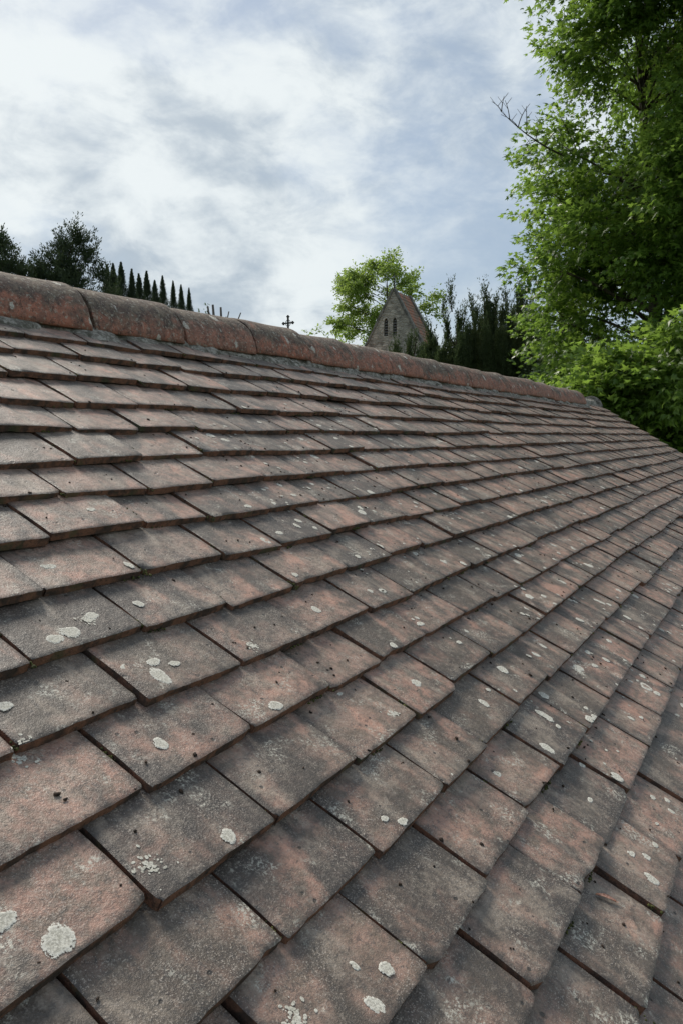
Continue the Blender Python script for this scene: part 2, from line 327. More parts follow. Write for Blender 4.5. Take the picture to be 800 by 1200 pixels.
def tile_mesh(seed, hi):
    """one plain tile: tail edge at y=0, top face at z~0, unit pitch width, camber, worn arris, chips"""
    r = np.random.default_rng(seed)
    if hi:
        xs = np.concatenate([[0, .012, .03], np.linspace(.075, .925, 15), [.97, .988, 1]]); ys = np.array([0, .0022, .006, .02, .05, .085, .115, .262])
    else:
        xs = np.array([0, .02, .35, .65, .98, 1]); ys = np.array([0, .003, .06, .115, .262])
    W = TW - .0052; nx, ny = len(xs), len(ys)
    X, Y = np.meshgrid((xs - .5) * W, ys, indexing='ij')
    cam_ = .0003 + .0006 * r.random(); tw = r.normal(0, .0004)
    Z = -cam_ * (2 * X / W) ** 2 + tw * (2 * X / W) * (1 - Y / .26) - .0008 * (1 - np.clip(Y / .1, 0, 1)) ** 2
    # ragged arrises: slow wander, fine crumble, the odd chip
    ph = r.random(6) * 6.28; q = xs * W
    wander = .0002 * np.sin(q * 38 + ph[0]) + (.0003 * np.sin(q * 110 + ph[1]) + r.normal(0, .0003, nx) if hi else 0)
    chip = np.zeros(nx)
    if hi:
        for _ in range(r.integers(0, 4)):
            c0 = r.choice([0., 1., r.random()]); chip += (.0008 + .0030 * r.random() ** 2) * np.exp(-((xs - c0) / (.03 + .05 * r.random())) ** 2)
    for j, f in ((0, 1.0), (1, .85), (2, .45)):
        if j < ny: Y[:, j] += (wander + chip) * f
    Z[:, 0] -= .0007 + .0004 * r.random(nx) + chip * .6
    if hi: Z[:, 1] -= .0001 + chip * .3
    e = 2 if hi else 1
    Z[0, :] -= .0009; Z[-1, :] -= .0009
    if hi:
        sw = .0007 * np.sin(ys * 60 + ph[2]); X[0] += sw; X[-1] += .0007 * np.sin(ys * 50 + ph[3])
        Z[1:-1, 2:] += r.normal(0, .00028, (nx - 2, ny - 2)) + .0006 * np.sin(X[1:-1, 2:] * 55 + ph[4]) * np.sin(Y[1:-1, 2:] * 45 + ph[5])
        cr = (.001 + .003 * r.random(2) ** 2); X[0, 0] += cr[0]; X[-1, 0] -= cr[1]; Y[0, 0] += cr[0]; Y[-1, 0] += cr[1]; X[0, 1] += cr[0] * .5; X[-1, 1] -= cr[1] * .5
    top = np.stack([X, Y, Z], -1).reshape(-1, 3); I = np.arange(nx * ny).reshape(nx, ny)
    F = list(np.stack([I[:-1, :-1], I[1:, :-1], I[1:, 1:], I[:-1, 1:]], -1).reshape(-1, 4)); mi = [0] * len(F)
    # the sides drop to the underside
    ring = [int(I[i, 0]) for i in range(nx)] + [int(I[-1, j]) for j in range(1, ny)] + [int(I[i, -1]) for i in range(nx - 2, -1, -1)] + [int(I[0, j]) for j in range(ny - 2, 0, -1)]
    Vr = top[ring].copy(); Vr[:, 2] = -TT - cam_ * (2 * Vr[:, 0] / W) ** 2 * .8 + (r.normal(0, .0003, len(ring)) if hi else 0); Vr[:nx, 1] += .0012
    base = len(top); n = len(ring); V = np.vstack([top, top[ring], Vr])       # split verts keep the arris crisp
    for k in range(n):
        F.append(np.array([base + k, base + n + k, base + n + (k + 1) % n, base + (k + 1) % n])); mi.append(1)
    F.append(np.array([base + n, base + n + (n // 2) , base + n + (n // 2) - 1, base + n + 1])) ; mi.append(1)
    return V, np.array(F), mi
def tile_me(seed, hi, mats):
    V, F, mi = tile_mesh(seed, hi)
    sm = [m == 0 for m in mi]
    return mesh_np('roof_tile', V, F, mats, {'tile_pos': ('FLOAT_VECTOR', V)}, mi, sm)
HI = [tile_me(100 + k, True, [M_tile, M_edge]) for k in range(18)]
MID = [tile_me(200 + k, False, [M_tile, M_edge]) for k in range(10)]

tiles = []                                     # (course, u centre, matrix in roof frame, screen area)
tr = random.Random(21)
def tile_matrix(ul, ur, vl, vr, lift=0):
    uc = (ul + ur) / 2; sx = (ur - ul) / TW; vm = (vl + vr) / 2 + tr.gauss(0, .0018)
    rz = max(-.022, min(.022, .35 * math.atan2(-(vr - vl), (ur - ul)) + tr.gauss(0, .0055)))
    tilt = math.asin(TT / G) * (1 + tr.gauss(0, .06))
    return Matrix.Translation((uc, -vm, lift)) @ Matrix.Rotation(rz, 4, 'Z') @ Matrix.Rotation(max(-.024, min(.024, tr.gauss(0, .011))), 4, 'Y') @ Matrix.Rotation(-tilt, 4, 'X') @ Matrix.Diagonal((sx, 1, 1, 1))
for c in range(1, NC + 1):
    off = {k: (a, b) for k, a, b in OFF.get(c, [])}
    cm = (sum(b for _, _, b in OFF[c]) / len(OFF[c])) if c in OFF else 0
    ph = 0 if c % 2 else .5; wob = [tr.gauss(0, 1) for _ in range(3)]
    js = []; k = math.floor((U0) / TW) + ph
    while k * TW < U1 + .2:
        a, b = off.get(k, (tr.gauss(0, 3.2), cm + tr.gauss(0, 2.2)))
        js.append((k * TW + a / 1000, c * G + b / 1000 + .002 * math.sin(k * .35 + wob[0] * 3) * wob[1])); k += 1
    js = [j for j in js if U0 + .07 < j[0] < U1 - .06]; js = [(U0, js[0][1])] + js + [(U1, js[-1][1])]
    for (ul, vl), (ur, vr) in zip(js, js[1:]):
        s_ = tr.gauss(0, .0017); lift = tr.gauss(0, .0016) + (.003 if tr.random() < .05 else 0)
        M = tile_matrix(ul, ur, vl + s_, vr + s_, lift)
        q = [px_of(RM @ M @ Vector(p)) for p in ((-.08, 0, 0), (.08, 0, 0), (.08, G, 0), (-.08, G, 0))]
        area = 0
        if all(q) and c > 0:
            A = abs(sum(q[i][0] * q[(i + 1) % 4][1] - q[(i + 1) % 4][0] * q[i][1] for i in range(4))) / 2
            xs_, ys_ = [p[0] for p in q], [p[1] for p in q]
            fx = max(0, min(800, max(xs_)) - max(0, min(xs_))) / max(1e-6, max(xs_) - min(xs_)); fy = max(0, min(1200, max(ys_)) - max(0, min(ys_))) / max(1e-6, max(ys_) - min(ys_))
            area = A * fx * fy
        tiles.append([c, (ul + ur) / 2, M, area])
order = sorted(range(len(tiles)), key=lambda i: -tiles[i][3]); near = set(order[:300])
V_, F_, P_, R_, I_ , S_ = [], [], [], [], [], []; nb = 0
lows = [tile_mesh(200 + k, False) for k in range(10)]
mids_all = [tile_mesh(100 + k, True) for k in range(18)]
for i, (c, u, M, A) in enumerate(tiles):
    if i in near:
        o = link('roof_tile', HI[tr.randrange(18)] if A > 260 else MID[tr.randrange(10)], deck); o.matrix_local = M
    else:
        V, F, mi = lows[tr.randrange(10)]
        A4 = np.array(M); Vw = V @ A4[:3, :3].T + A4[:3, 3]
        V_.append(Vw); F_.append(F + nb); P_.append(V); R_.append(np.full(len(V), tr.random())); I_ += mi; S_ += [m == 0 for m in mi]; nb += len(V)
o = link('small_roof_tiles', mesh_np('small_roof_tiles', np.vstack(V_), np.vstack(F_), [M_tile_j, M_edge_j], {'tile_pos': ('FLOAT_VECTOR', np.vstack(P_)), 'tile_random': ('FLOAT', np.concatenate(R_))}, I_, S_), deck, kind='stuff')

# far slope, out of sight behind the ridge: coarse courses
mb = MB(); back = Matrix.Translation((0, 2 * AP * math.cos(SL), 0)) @ Matrix.Rotation(math.pi, 4, 'Z') @ RW
for c in range(2, NC + 1):
    mb.box((-U1, -c * G, -TT), (-U0, -c * G + .2, 0), back @ Matrix.Translation((0, 0, 0)) @ Matrix.Translation((0, -c * G, 0)) @ Matrix.Rotation(-.14, 4, 'X') @ Matrix.Translation((0, c * G, 0)))
mb.box((-U1 + .03, -NC * G + .06, -.09), (-U0 - .03, AP - .012, -.052), back)
bs = mb.build('far_roof_slope', M_brick, bld, loc=(0, 0, -GZ))

# walls under the eaves
ev = NC * G - .22; ye, ze = -ev * math.cos(SL), -ev * math.sin(SL) - .10
yb = 2 * AP * math.cos(SL) - ye; ym = AP * math.cos(SL); ztop = AP * math.sin(SL) - .12
mb = MB(); W0 = Matrix.Identity(4)
for x0 in (U0 + .06, U1 - .28):
    P = [(x0, ye, GZ), (x0, yb, GZ), (x0, yb, ze), (x0, ym, ztop), (x0, ye, ze)]; Q = [(x + .22, y, z) for x, y, z in P]
    mb.add(P + Q, [(4, 3, 2, 1, 0), (5, 6, 7, 8, 9)] + [(k, (k + 1) % 5, (k + 1) % 5 + 5, k + 5) for k in range(5)])
for y0 in (ye, yb - .22): mb.box((U0 + .281, y0, GZ), (U1 - .281, y0 + .22, ze))
mb.build('brick_wall', M_brick, bld, loc=(0, 0, -GZ))
mb = MB()                                      # mortared verge under the end tiles
rv = np.random.default_rng(5)
for k in range(150):
    v = .1 - k * .0175; mb.box((U1 - .035, v - .018 + rv.normal(0, .002), -.055), (U1 - .004 + rv.normal(0, .0015), v, -.014 + rv.normal(0, .002)), RW)
mb.build('verge_mortar', M_mortar, bld, loc=(0, 0, -GZ))

# ------------------------------------------------------------------ ridge: half-round tiles bedded in mortar
rr = .1215; YR = -.02 * math.cos(SL) + rr; ZR = -.02 * math.sin(SL)
def ridge_bed():
    us = np.arange(U0 + .01, U1 - .01, .011); th = np.linspace(-.14, math.pi + .14, 34)
    n = len(us); V = np.zeros((n, len(th), 3)); r = np.random.default_rng(3)
    lump = r.normal(0, 1, (n, len(th)))
    for _ in range(2): lump = (lump + np.roll(lump, 1, 0) + np.roll(lump, -1, 0) + np.roll(lump, 1, 1)) / 2.4
    low = np.clip(1 - np.minimum(th, math.pi - th) / .13, 0, 1.7)
    rad = rr - .022 + low * .021 * (1 + .5 * np.sin(us * 23)[:, None] * np.sin(us * 7.1)[:, None]) + lump * .0030 * (.5 + low)
    tap = np.clip((us - 5.93) / .16, 0, 1); rad = rad * (1 - .30 * tap)[:, None]
    V[..., 0] = us[:, None] ; V[..., 1] = YR - rad * np.cos(th); V[..., 2] = ZR + rad * np.sin(th) + np.where(th < 0, -.004, 0)
    I = np.arange(n * len(th)).reshape(n, -1); F = np.stack([I[:-1, :-1], I[:-1, 1:], I[1:, 1:], I[1:, :-1]], -1).reshape(-1, 4)
    # closing caps at both ends
    m = mesh_np('ridge', V.reshape(-1, 3), F, M_mortar, smooth=True); return link('ridge', m, bld, (0, 0, -GZ))
ridge = ridge_bed()
mb = MB()
for x in (U0 + .012, U1 - .02):
    mb.add([(x, YR - (rr - .017) * math.cos(t), ZR + (rr - .017) * math.sin(t)) for t in np.linspace(0, math.pi, 13)], [tuple(range(13))])
cap = mb.build('ridge_end_mortar', M_mortar, ridge)
RJ = [-3.395]
while RJ[-1] < .2: RJ.append(RJ[-1] + .345)
RJ = [j for j in RJ if j < .2] + [.415, .743, 1.072, 1.398, 1.72, 2.03, 2.36, 2.675, 2.98, 3.29, 3.63, 3.95, 4.27, 4.60, 4.93, 5.27, 5.61, 5.95]
def ridge_tile(u0, u1, seed):
    r = np.random.default_rng(seed); L = u1 - u0 - .017
    us = np.concatenate([[0, .002, .007], np.linspace(.03, L - .03, 9), [L - .007, L - .002, L]]) - L / 2
    th = np.linspace(.02, math.pi - .02, 29); t_ = .018; out = []
    edge = np.ones(len(us)); edge[[0, -1]] = .983; edge[[1, -2]] = .993
    a, b = r.normal(0, .0012, 2)
    for sgn in (0, 1):
        rad = (rr - t_ * sgn) * (edge if not sgn else np.ones(len(us)))[:, None] * np.ones(len(th))[None]
        rad = rad + .0012 * np.sin(us * 21 + seed)[:, None] * np.sin(th * 3 + seed)[None] + (r.normal(0, .0002, rad.shape)) + a * us[:, None] / L * 4 + .008 * (us / L)[:, None]
        rag = r.normal(0, .0016, len(th)); du = np.zeros((len(us), len(th))); du[0] = rag; du[1] = rag; du[-1] = -rag; du[-2] = -rag
        out.append(np.stack([us[:, None] + du, -rad * np.cos(th), rad * np.sin(th)], -1).reshape(-1, 3))
    nu, nt = len(us), len(th); I = np.arange(nu * nt).reshape(nu, nt); J = I + nu * nt
    F = list(np.stack([I[:-1, :-1], I[:-1, 1:], I[1:, 1:], I[1:, :-1]], -1).reshape(-1, 4)[:, ::-1]) + list(np.stack([J[:-1, :-1], J[:-1, 1:], J[1:, 1:], J[1:, :-1]], -1).reshape(-1, 4))
    ns = len(F)
    for (e) in (0, nu - 1):
        for k in range(nt - 1): F.append(np.array([I[e, k], I[e, k + 1], J[e, k + 1], J[e, k]][::(1 if e == 0 else -1)]))
    for e in (0, nt - 1):
        for k in range(nu - 1): F.append(np.array([I[k, e], I[k + 1, e], J[k + 1, e], J[k, e]][::(-1 if e == 0 else 1)]))
    V = np.vstack(out); sm = [i < ns for i in range(len(F))]
    me = mesh_np('ridge_tile', V, np.array(F), M_ridge, {'tile_pos': ('FLOAT_VECTOR', V)}, None, sm)
    o = link('ridge_tile', me, ridge, ((u0 + u1) / 2, YR + r.normal(0, .001), ZR + r.normal(0, .0026)))
    o.rotation_euler = (r.normal(0, .012), r.normal(0, .008), r.normal(0, .007)); return o
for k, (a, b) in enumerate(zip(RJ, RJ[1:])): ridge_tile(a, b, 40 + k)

# ------------------------------------------------------------------ lichen, moss and grit lying on the tiles (roof frame)
def on_tile(u, v):
    """roof-frame matrix of the tile that shows at (u, v) and the local point"""
    best = None
    for c, uc, M, A in tiles:
        if c < int(v / G) or c > int(v / G) + 2 or abs(uc - u) > .14: continue
        l = M.inverted() @ Vector((u, -v, 0))
        if abs(l.x) < TW / 2 - .004 and -.001 < l.y < .16 and (best is None or l.y < best[1].y): best = (M, l)
    return best
def tile_h(x, y): return -.0006 * (2 * x / TW) ** 2 - .0008 * (1 - min(max(y / .1, 0), 1)) ** 2
LI = [(-0.243,1.197,12),(-0.264,1.16,9),(-0.06,1.209,8),(-0.035,1.089,8),(0.136,1.113,9),(-0.032,1.384,7),(-0.071,1.394,8),(-0.053,1.362,4),(0.035,1.013,12),(0.048,0.989,8),(0.013,0.982,7),(-0.014,0.913,11),(-0.038,0.917,9),(0.032,0.895,8),(-0.138,0.976,7),(0.046,0.797,6),(0.151,0.826,7),(0.11,0.894,7),(0.449,1.115,7),(0.409,1.183,9),(0.499,1.268,8),(0.508,1.378,10),(0.593,1.371,5),(0.559,1.429,6),(0.578,1.479,10),(0.419,1.536,6),(0.435,1.554,6),(0.394,1.568,9),(0.475,1.462,5),(0.612,1.537,5),(0.604,1.567,5),(0.392,0.997,8),(0.426,0.924,6),(0.612,0.793,7),(0.586,0.808,7),(0.514,0.82,7),(0.458,0.832,9),(0.624,0.826,6),(0.513,0.741,7),(1.008,1.453,13),(1.006,1.476,8),(0.874,1.334,11),(0.93,1.354,7),(1.117,1.269,9),(0.82,1.457,6),(0.849,1.471,5),(0.797,1.263,8),(0.773,1.256,5),(0.855,1.259,7),(0.579,1.101,7),(0.594,1.087,4),(0.641,0.921,6),(0.713,0.912,5),(1.106,0.994,6),(0.897,0.996,7),(0.038,0.795,5),(0.187,0.699,6),(1.28,1.176,8),(1.329,1.26,8),(1.355,1.338,8),(1.292,1.034,6),(1.399,1.115,7),(0.977,1.327,7),(1.122,1.343,7),(1.516,1.279,9)]
lr = random.Random(11)
for _ in range(760):
    u = lr.uniform(.5, 6.5); v = lr.uniform(.25, 1.65)
    for k in range(lr.choice([1, 1, 2, 3])): LI.append((u + lr.gauss(0, .03), v + lr.gauss(0, .02), min(11, 2.2 + lr.expovariate(.45))))
for _ in range(70): LI.append((lr.uniform(-.3, 3), lr.uniform(.08, 1.6), 2 + lr.expovariate(.6)))
SP = [(-.141, 1.188, 20), (-.132, 1.353, 18), (.86, 1.34, 20), (.02, .90, 16), (-.16, 1.03, 16), (.30, 1.20, 12), (.2, 1.02, 14)]      # broken, crusty patches made of many crumbs
for u, v, r_ in SP:
    for _ in range(70):
        a, d = lr.random() * 6.283, abs(lr.gauss(0, .45)) * r_ / 1000; LI.append((u + d * math.cos(a), v + d * math.sin(a), lr.uniform(.5, 1.9)))
Vl, Fl, El = [], [], []
for u, v, r_ in LI:
    b = on_tile(u, v)
    if not b: continue
    M, l = b; n = 22 if r_ > 3 else 7; ph = [lr.random() * 6.28 for _ in range(4)]; r0 = r_ / 1000; nb = len(Vl); asp = lr.uniform(.8, 1.25)
    if l.y < r0 * .6: l.y = r0 * .6
    rings = [(.0, .0002), (.62, .0003), (.86, .0003), (1.0, -.0001)] if r_ > 3 else [(.0, .0005), (1.0, .0001)]
    for ri, (f, hz) in enumerate(rings):
        for k in range(n if ri else 1):
            a = 2 * math.pi * k / n; rad = r0 * 1.08 * f * (1 + .09 * math.sin(2 * a + ph[0]) + .06 * math.sin(3 * a + ph[1]) + .04 * math.sin(5 * a + ph[2]) + lr.gauss(0, .035))
            x, y = l.x + rad * math.cos(a) * asp, l.y + rad * math.sin(a) / asp
            x = max(-TW / 2 + .003, min(TW / 2 - .003, x)); y = max(.0005, y)
            Vl.append(M @ Vector((x, y, tile_h(x, y) + hz * min(1, r0 / .004) + .0004))); El.append(f if r_ > 3 else f * .6)
    for k in range(n): Fl.append((nb, nb + 1 + k, nb + 1 + (k + 1) % n))
    for ri in range(len(rings) - 2):
        a0, a1 = nb + 1 + ri * n, nb + 1 + (ri + 1) * n
        for k in range(n): Fl += [(a0 + k, a1 + k, a1 + (k + 1) % n), (a0 + k, a1 + (k + 1) % n, a0 + (k + 1) % n)]
link('lichen', mesh_np('lichen', np.array([tuple(v) for v in Vl]), np.array(Fl), M_lichen, {'rim': ('FLOAT', El)}, smooth=True), deck, kind='stuff')

ico_v = None
def blob_geo():
    import bmesh
    bm = bmesh.new(); bmesh.ops.create_icosphere(bm, subdivisions=1, radius=1)
    V = np.array([v.co[:] for v in bm.verts]); F = np.array([[v.index for v in f.verts] for f in bm.faces]); bm.free(); return V, F
BV, BF = blob_geo()
def crumbs(name, pts, mat, parent, squash=.55):
    Vs, Fs = [], []; r = np.random.default_rng(len(pts))
    for k, (p, s) in enumerate(pts):
        v = BV * (1 + r.normal(0, .22, BV.shape)) * s * np.array([r.uniform(.7, 1.5), r.uniform(.7, 1.2), squash]); a = r.random() * 6.28
        c, q = math.cos(a), math.sin(a); v = v @ np.array([[c, q, 0], [-q, c, 0], [0, 0, 1]]).T
        Vs.append(v + np.array(p)); Fs.append(BF + k * len(BV))
    return link(name, mesh_np(name, np.vstack(Vs), np.vstack(Fs), mat), parent, kind='stuff')
pts = []
for _ in range(1000):                             # dark bits of grit and blown bud scales
    u, v = lr.uniform(-.4, 3.2), lr.uniform(.02, 1.7); b = on_tile(u, v)
    if b: 
        M, l = b; s = lr.uniform(.0010, .0028); pts.append((M @ Vector((l.x, max(l.y, .002), tile_h(l.x, l.y) + s * .3)), s))
        if lr.random() < .3: pts.append((M @ Vector((l.x + lr.gauss(0, .002), max(l.y, .002) + lr.gauss(0, .002), tile_h(l.x, l.y) + s * .3)), s * .8))
crumbs('grit', pts, M_dirt, deck)
pts = []
for c, uc, M, A in tiles:                        # moss tucked in the side joints and under the tails
    if A < 150: continue
    for sx in (-1, 1):
        if lr.random() < .42:
            y0 = lr.choice([.002, .012, .03, .06]); n = lr.randrange(4, 16)
            for _ in range(n): s = lr.uniform(.0008, .0022); pts.append((M @ Vector((sx * (TW / 2 - .001) + lr.gauss(0, .0012), y0 + lr.gauss(0, .006), -.005 + lr.gauss(0, .001))), s))
    if lr.random() < .22:
        x0 = lr.uniform(-.07, .07)
        for _ in range(lr.randrange(6, 26)): s = lr.uniform(.0008, .002); pts.append((M @ Vector((x0 + lr.gauss(0, .009), -.0015 + lr.gauss(0, .0008), -TT + .002 + abs(lr.gauss(0, .001)))), s))
crumbs('moss', pts, M_moss, deck, .8)

# the dry bud scale lying on a tile near the bottom right
b = on_tile(.3017, 1.5275); M, l = b
def bud():
    V, F = [], []; n = 9
    for i in range(n):
        t = i / (n - 1); wd = .0032 * math.sin(math.pi * min(1, t * .92 + .04)) ** .8 * (1 - .25 * t)
        for k in range(5):
            q = (k - 2) / 2; V.append((q * wd + .0012 * math.sin(t * 3), (t - .5) * .026, .0016 + .0016 * q * q + .0012 * math.sin(t * 3.1)))
    for i in range(n - 1):
        for k in range(4): a = i * 5 + k; F.append((a, a + 1, a + 6, a + 5))
    m2 = len(V); V += [(x, y, z - .0004) for x, y, z in V]; F += [tuple(j + m2 for j in f[::-1]) for f in F]
    F += [(i * 5, (i + 1) * 5, (i + 1) * 5 + m2, i * 5 + m2) for i in range(n - 1)] + [((i + 1) * 5 + 4, i * 5 + 4, i * 5 + 4 + m2, (i + 1) * 5 + 4 + m2) for i in range(n - 1)]
    V += [(.0006, -.0135, .002), (-.0006, -.0135, .002), (0, -.017, .003)]; F += [(len(V) - 3, len(V) - 2, len(V) - 1)]
    me = bpy.data.meshes.new('dry_leaf'); me.from_pydata(V, [], F); me.materials.append(M_dryleaf); return link('dry_leaf', me)
o = bud(); o.matrix_world = RM @ M @ Matrix.Translation((l.x, l.y, tile_h(l.x, l.y))) @ Matrix.Rotation(R(28), 4, 'Z')
tag(o, 'small curled pinkish brown dry leaf scale lying on a grey roof tile', 'dry leaf')

# ------------------------------------------------------------------ trees
HF = Vector((.8672, .498, 0)).normalized(); HR = Vector((HF.y, -HF.x, 0))
def site(d, s, z=0.0):                          # metres ahead of, beside and above the viewer's standing place
    p = CP + HF * d + HR * s; return Vector((p.x, p.y, CP.z + z))
def star_leaf():
    out = [(0, -.05)]; lob = [(-100, .42), (-72, .24), (-50, .62), (-28, .34), (0, .98), (28, .34), (50, .62), (72, .24), (100, .42)]
    out += [(r * math.sin(R(a)), .12 + r * math.cos(R(a)) * .9) for a, r in lob]
    V = [(0, .18, .02)] + [(x, y, -.28 * abs(x) - .18 * max(0, y) ** 2) for x, y in out]
    F = [(0, i, i % (len(out)) + 1) for i in range(1, len(out) + 1)]
    return np.array(V), np.array([(a, c, b) for a, b, c in F])
def oval_leaf():
    V = [(0, 0, 0), (.3, .35, -.06), (.22, .75, -.1), (0, 1, -.16), (-.22, .75, -.1), (-.3, .35, -.06)]
    return np.array(V), np.array([(0, 1, 2), (0, 2, 3), (0, 3, 4), (0, 4, 5)])
def needle_tuft():
    V = [(0, 0, 0), (.16, .45, .05), (0, 1, 0), (-.16, .45, -.05), (.03, .5, .16), (-.03, .4, -.16)]
    return np.array(V), np.array([(0, 1, 2), (0, 2, 3), (0, 4, 2), (0, 2, 5)])
STAR, OVAL, NEEDLE = star_leaf(), oval_leaf(), needle_tuft()
def unit(a): return a / np.maximum(1e-9, np.linalg.norm(a, axis=-1, keepdims=True))
def foliage(name, parent, C_, D_, K, L, spread, tmpl, size, mat, seed, droop=.35, flat=.8, up=0.0, splay=1.3):
    """sprays of K leaves strung along axis D_ (length L) from centres C_"""
    r = np.random.default_rng(seed); N = len(C_); n = N * K
    spread = np.broadcast_to(np.asarray(spread, float), (N,))[:, None]
    L = np.broadcast_to(np.asarray(L, float), (N,))[:, None]; t = r.random((N, K)); Ls = L * r.uniform(.6, 1.25, (N, 1))
    side = unit(np.cross(D_, [0, 0, 1]) + 1e-6)
    fan = np.clip(r.normal(0, 1, (N, K)), -1.8, 1.8) * spread * (.25 + t)
    P = C_[:, None] + D_[:, None] * (t * Ls)[..., None] + side[:, None] * fan[..., None] + np.clip(r.normal(0, 1, (N, K, 3)), -1.6, 1.6) * spread[..., None] * .32
    P[..., 2] -= droop * .35 * L * t ** 2
    ld = unit(D_[:, None] * 1.0 + side[:, None] * (np.sign(fan) * r.uniform(0, splay, (N, K)))[..., None] + r.normal(0, .35, (N, K, 3)) + np.array([0, 0, up - droop]))
    nr = np.array([0, 0, 1.0]) * flat + r.normal(0, .55, (N, K, 3)) * (1.25 - flat * .5)
    ld, nr, P = ld.reshape(-1, 3), nr.reshape(-1, 3), P.reshape(-1, 3)
    X = unit(np.cross(ld, nr)); Nn = np.cross(X, ld); S = size * r.uniform(.6, 1.2, (n, 1, 1))
    tv, tf = tmpl
    V = P[:, None] + S * (X[:, None] * tv[None, :, 0:1] + ld[:, None] * tv[None, :, 1:2] + Nn[:, None] * tv[None, :, 2:3])
    F = tf[None] + (np.arange(n) * len(tv))[:, None, None]
    tone = np.clip(np.repeat(r.random((N, 1)) * .5, K, 1).reshape(-1) + r.random(n) * .5, 0, 1)
    me = mesh_np(name, V.reshape(-1, 3), F.reshape(-1, 3), mat, {'leaf_tone': ('FLOAT', np.repeat(tone, len(tv)))})
    return link(name, me, parent)
def bez(a, b, c, n):
    return [a * (1 - t) ** 2 + b * 2 * t * (1 - t) + c * t * t for t in (i / (n - 1) for i in range(n))]
def tree(name, label, cat, base, top, r0, blobs, nspray, K, L, spread, tmpl, size, leafm, barkm, seed, group=None, droop=.35, flat=.8, up=0.0, twigs=.1, limb_r=.35, upright=0.0, shell=.55, extra=None):
    """blobs: (centre Vector, radius, weight). Trunk, a limb to each blob, twigs to some sprays, leaves on every spray."""
    r = random.Random(seed); g = np.random.default_rng(seed)
    root = tag(empty(name, base), label, cat, group)
    mb = MB(); n = 9
    bend = Vector((r.gauss(0, .25), r.gauss(0, .25), 0)) * (top - base).length * .06
    tp = [p - base for p in bez(base - Vector((0, 0, .15)), (base + top) / 2 + bend, top, n)]; trd = [r0 * (1 - .93 * (i / (n - 1)) ** .85) * (1.35 if i == 0 else 1) for i in range(n)]
    mb.tube(tp, trd, 8)
    Cs, Ds = [], []; wts = np.array([b[1] ** 2 * b[2] for b in blobs]); cnt = np.maximum(3, (wts / wts.sum() * nspray).astype(int))
    for (bc, br, _), m in zip(blobs, cnt):
        bl = bc - base; zs = max(.15, min(.97, (bl.z - .35 * math.hypot(bl.x - tp[-1].x * bl.z / max(.1, tp[-1].z), bl.y - tp[-1].y * bl.z / max(.1, tp[-1].z)) - .2 * br) / max(.1, tp[-1].z)))
        f = zs * (n - 1); i0 = min(n - 2, int(f)); a = tp[i0].lerp(tp[i0 + 1], f - i0); ra = trd[i0] * limb_r
        lp = bez(a, a.lerp(bl, .5) + Vector((r.gauss(0, .1), r.gauss(0, .1), .12 if not upright else -.1)) * (bl - a).length, bl, 7)
        mb.tube(lp, [ra * (1 - .85 * i / 6) for i in range(7)], 6)
        q = unit(g.normal(0, 1, (m, 3))); rad = br * (shell + (1 - shell) * g.random((m, 1)) ** .7) ; rad[g.random(m) < .25] *= .6
        c = np.array(bl) + q * rad * np.array([1, 1, .8 if not upright else 1.15])
        cen = np.array(tp[min(n - 1, max(0, int(f)))])
        out = c - cen; out[:, 2] *= .35
        d = unit(unit(q) * .75 + unit(out) * .7 + g.normal(0, .3, (m, 3)) + np.array([0, 0, upright * 3 - .1]))
        Cs.append(c - d * L * .45); Ds.append(d)
        for k in range(m):
            if g.random() < twigs:
                e = Vector(c[k]); s_ = lp[r.choice((3, 4, 5, 6))]
                mb.tube(bez(s_, s_.lerp(e, .5) + Vector((g.normal(0, .06), g.normal(0, .06), g.normal(.03, .05))) * br, e, 5), [max(.006, ra * .30) * (1 - .8 * i / 4) for i in range(5)], 4)
    if extra: extra(mb, base)
    mb.build('trunk', barkm, root, smooth=True)
    foliage('crown', root, np.vstack(Cs), np.vstack(Ds), K, L, spread, tmpl, size, leafm, seed + 1, droop, flat, up)
    return root
def rb(lst):                                    # blobs given as (ahead, beside, above, radius, weight)
    return [(site(d, s, z), r, w_) for d, s, z, r, w_ in lst]

# big sycamore on the right
mr = random.Random(5); B = []
for z, l, rad in ((10.6, 4.7, 1.1), (9.35, 4.55, .75), (8.25, 4.75, .8), (7.45, 5.4, .7), (6.1, 4.6, .85), (5.0, 4.75, .9), (4.1, 4.7, .8), (3.5, 4.2, .8), (2.5, 4.7, .95), (1.6, 5.0, .8)): B.append((16.6 + mr.uniform(-.7, .7), l, z, rad, 1.15))
for _ in range(56):
    z = mr.uniform(.2, 12.5); a = mr.uniform(0, 6.283); rad = mr.uniform(.8, 1.35)
    RR = 3.6 * (1 - max(0, (z - 8) / 6) ** 2) * mr.uniform(.35, 1.0)
    s = 8.6 + RR * math.cos(a) * 1.05; d = 17.4 + RR * math.sin(a)
    if s - rad < 4.9: s = 4.9 + rad + mr.uniform(0, .5)
    B.append((d, s, z, rad, .9))
for _ in range(44):                               # the side towards the viewer
    z = mr.uniform(.6, 11.5); s = mr.uniform(5.3, 10.0); B.append((14.7 + .1 * abs(z - 5) + mr.uniform(-.4, .6), s, z, mr.uniform(.8, 1.25), 1.2))
B += [(18.6, 5.2, 4.4, .9, 1.3), (18.4, 5.7, 3.9, .9, 1.3), (18.4, 6.2, 4.7, .9, 1.2), (18.2, 5.6, 5.2, .8, 1.2)]
for _ in range(16): B.append((19.3 + mr.uniform(-.5, .5), mr.uniform(5.0, 9), mr.uniform(.5, 7), 1.2, .7))
for _ in range(14): B.append((15.6 + mr.uniform(-.4, .4), mr.uniform(5.2, 8.0), mr.uniform(7.4, 11.2), mr.uniform(.7, 1.0), 1.1))
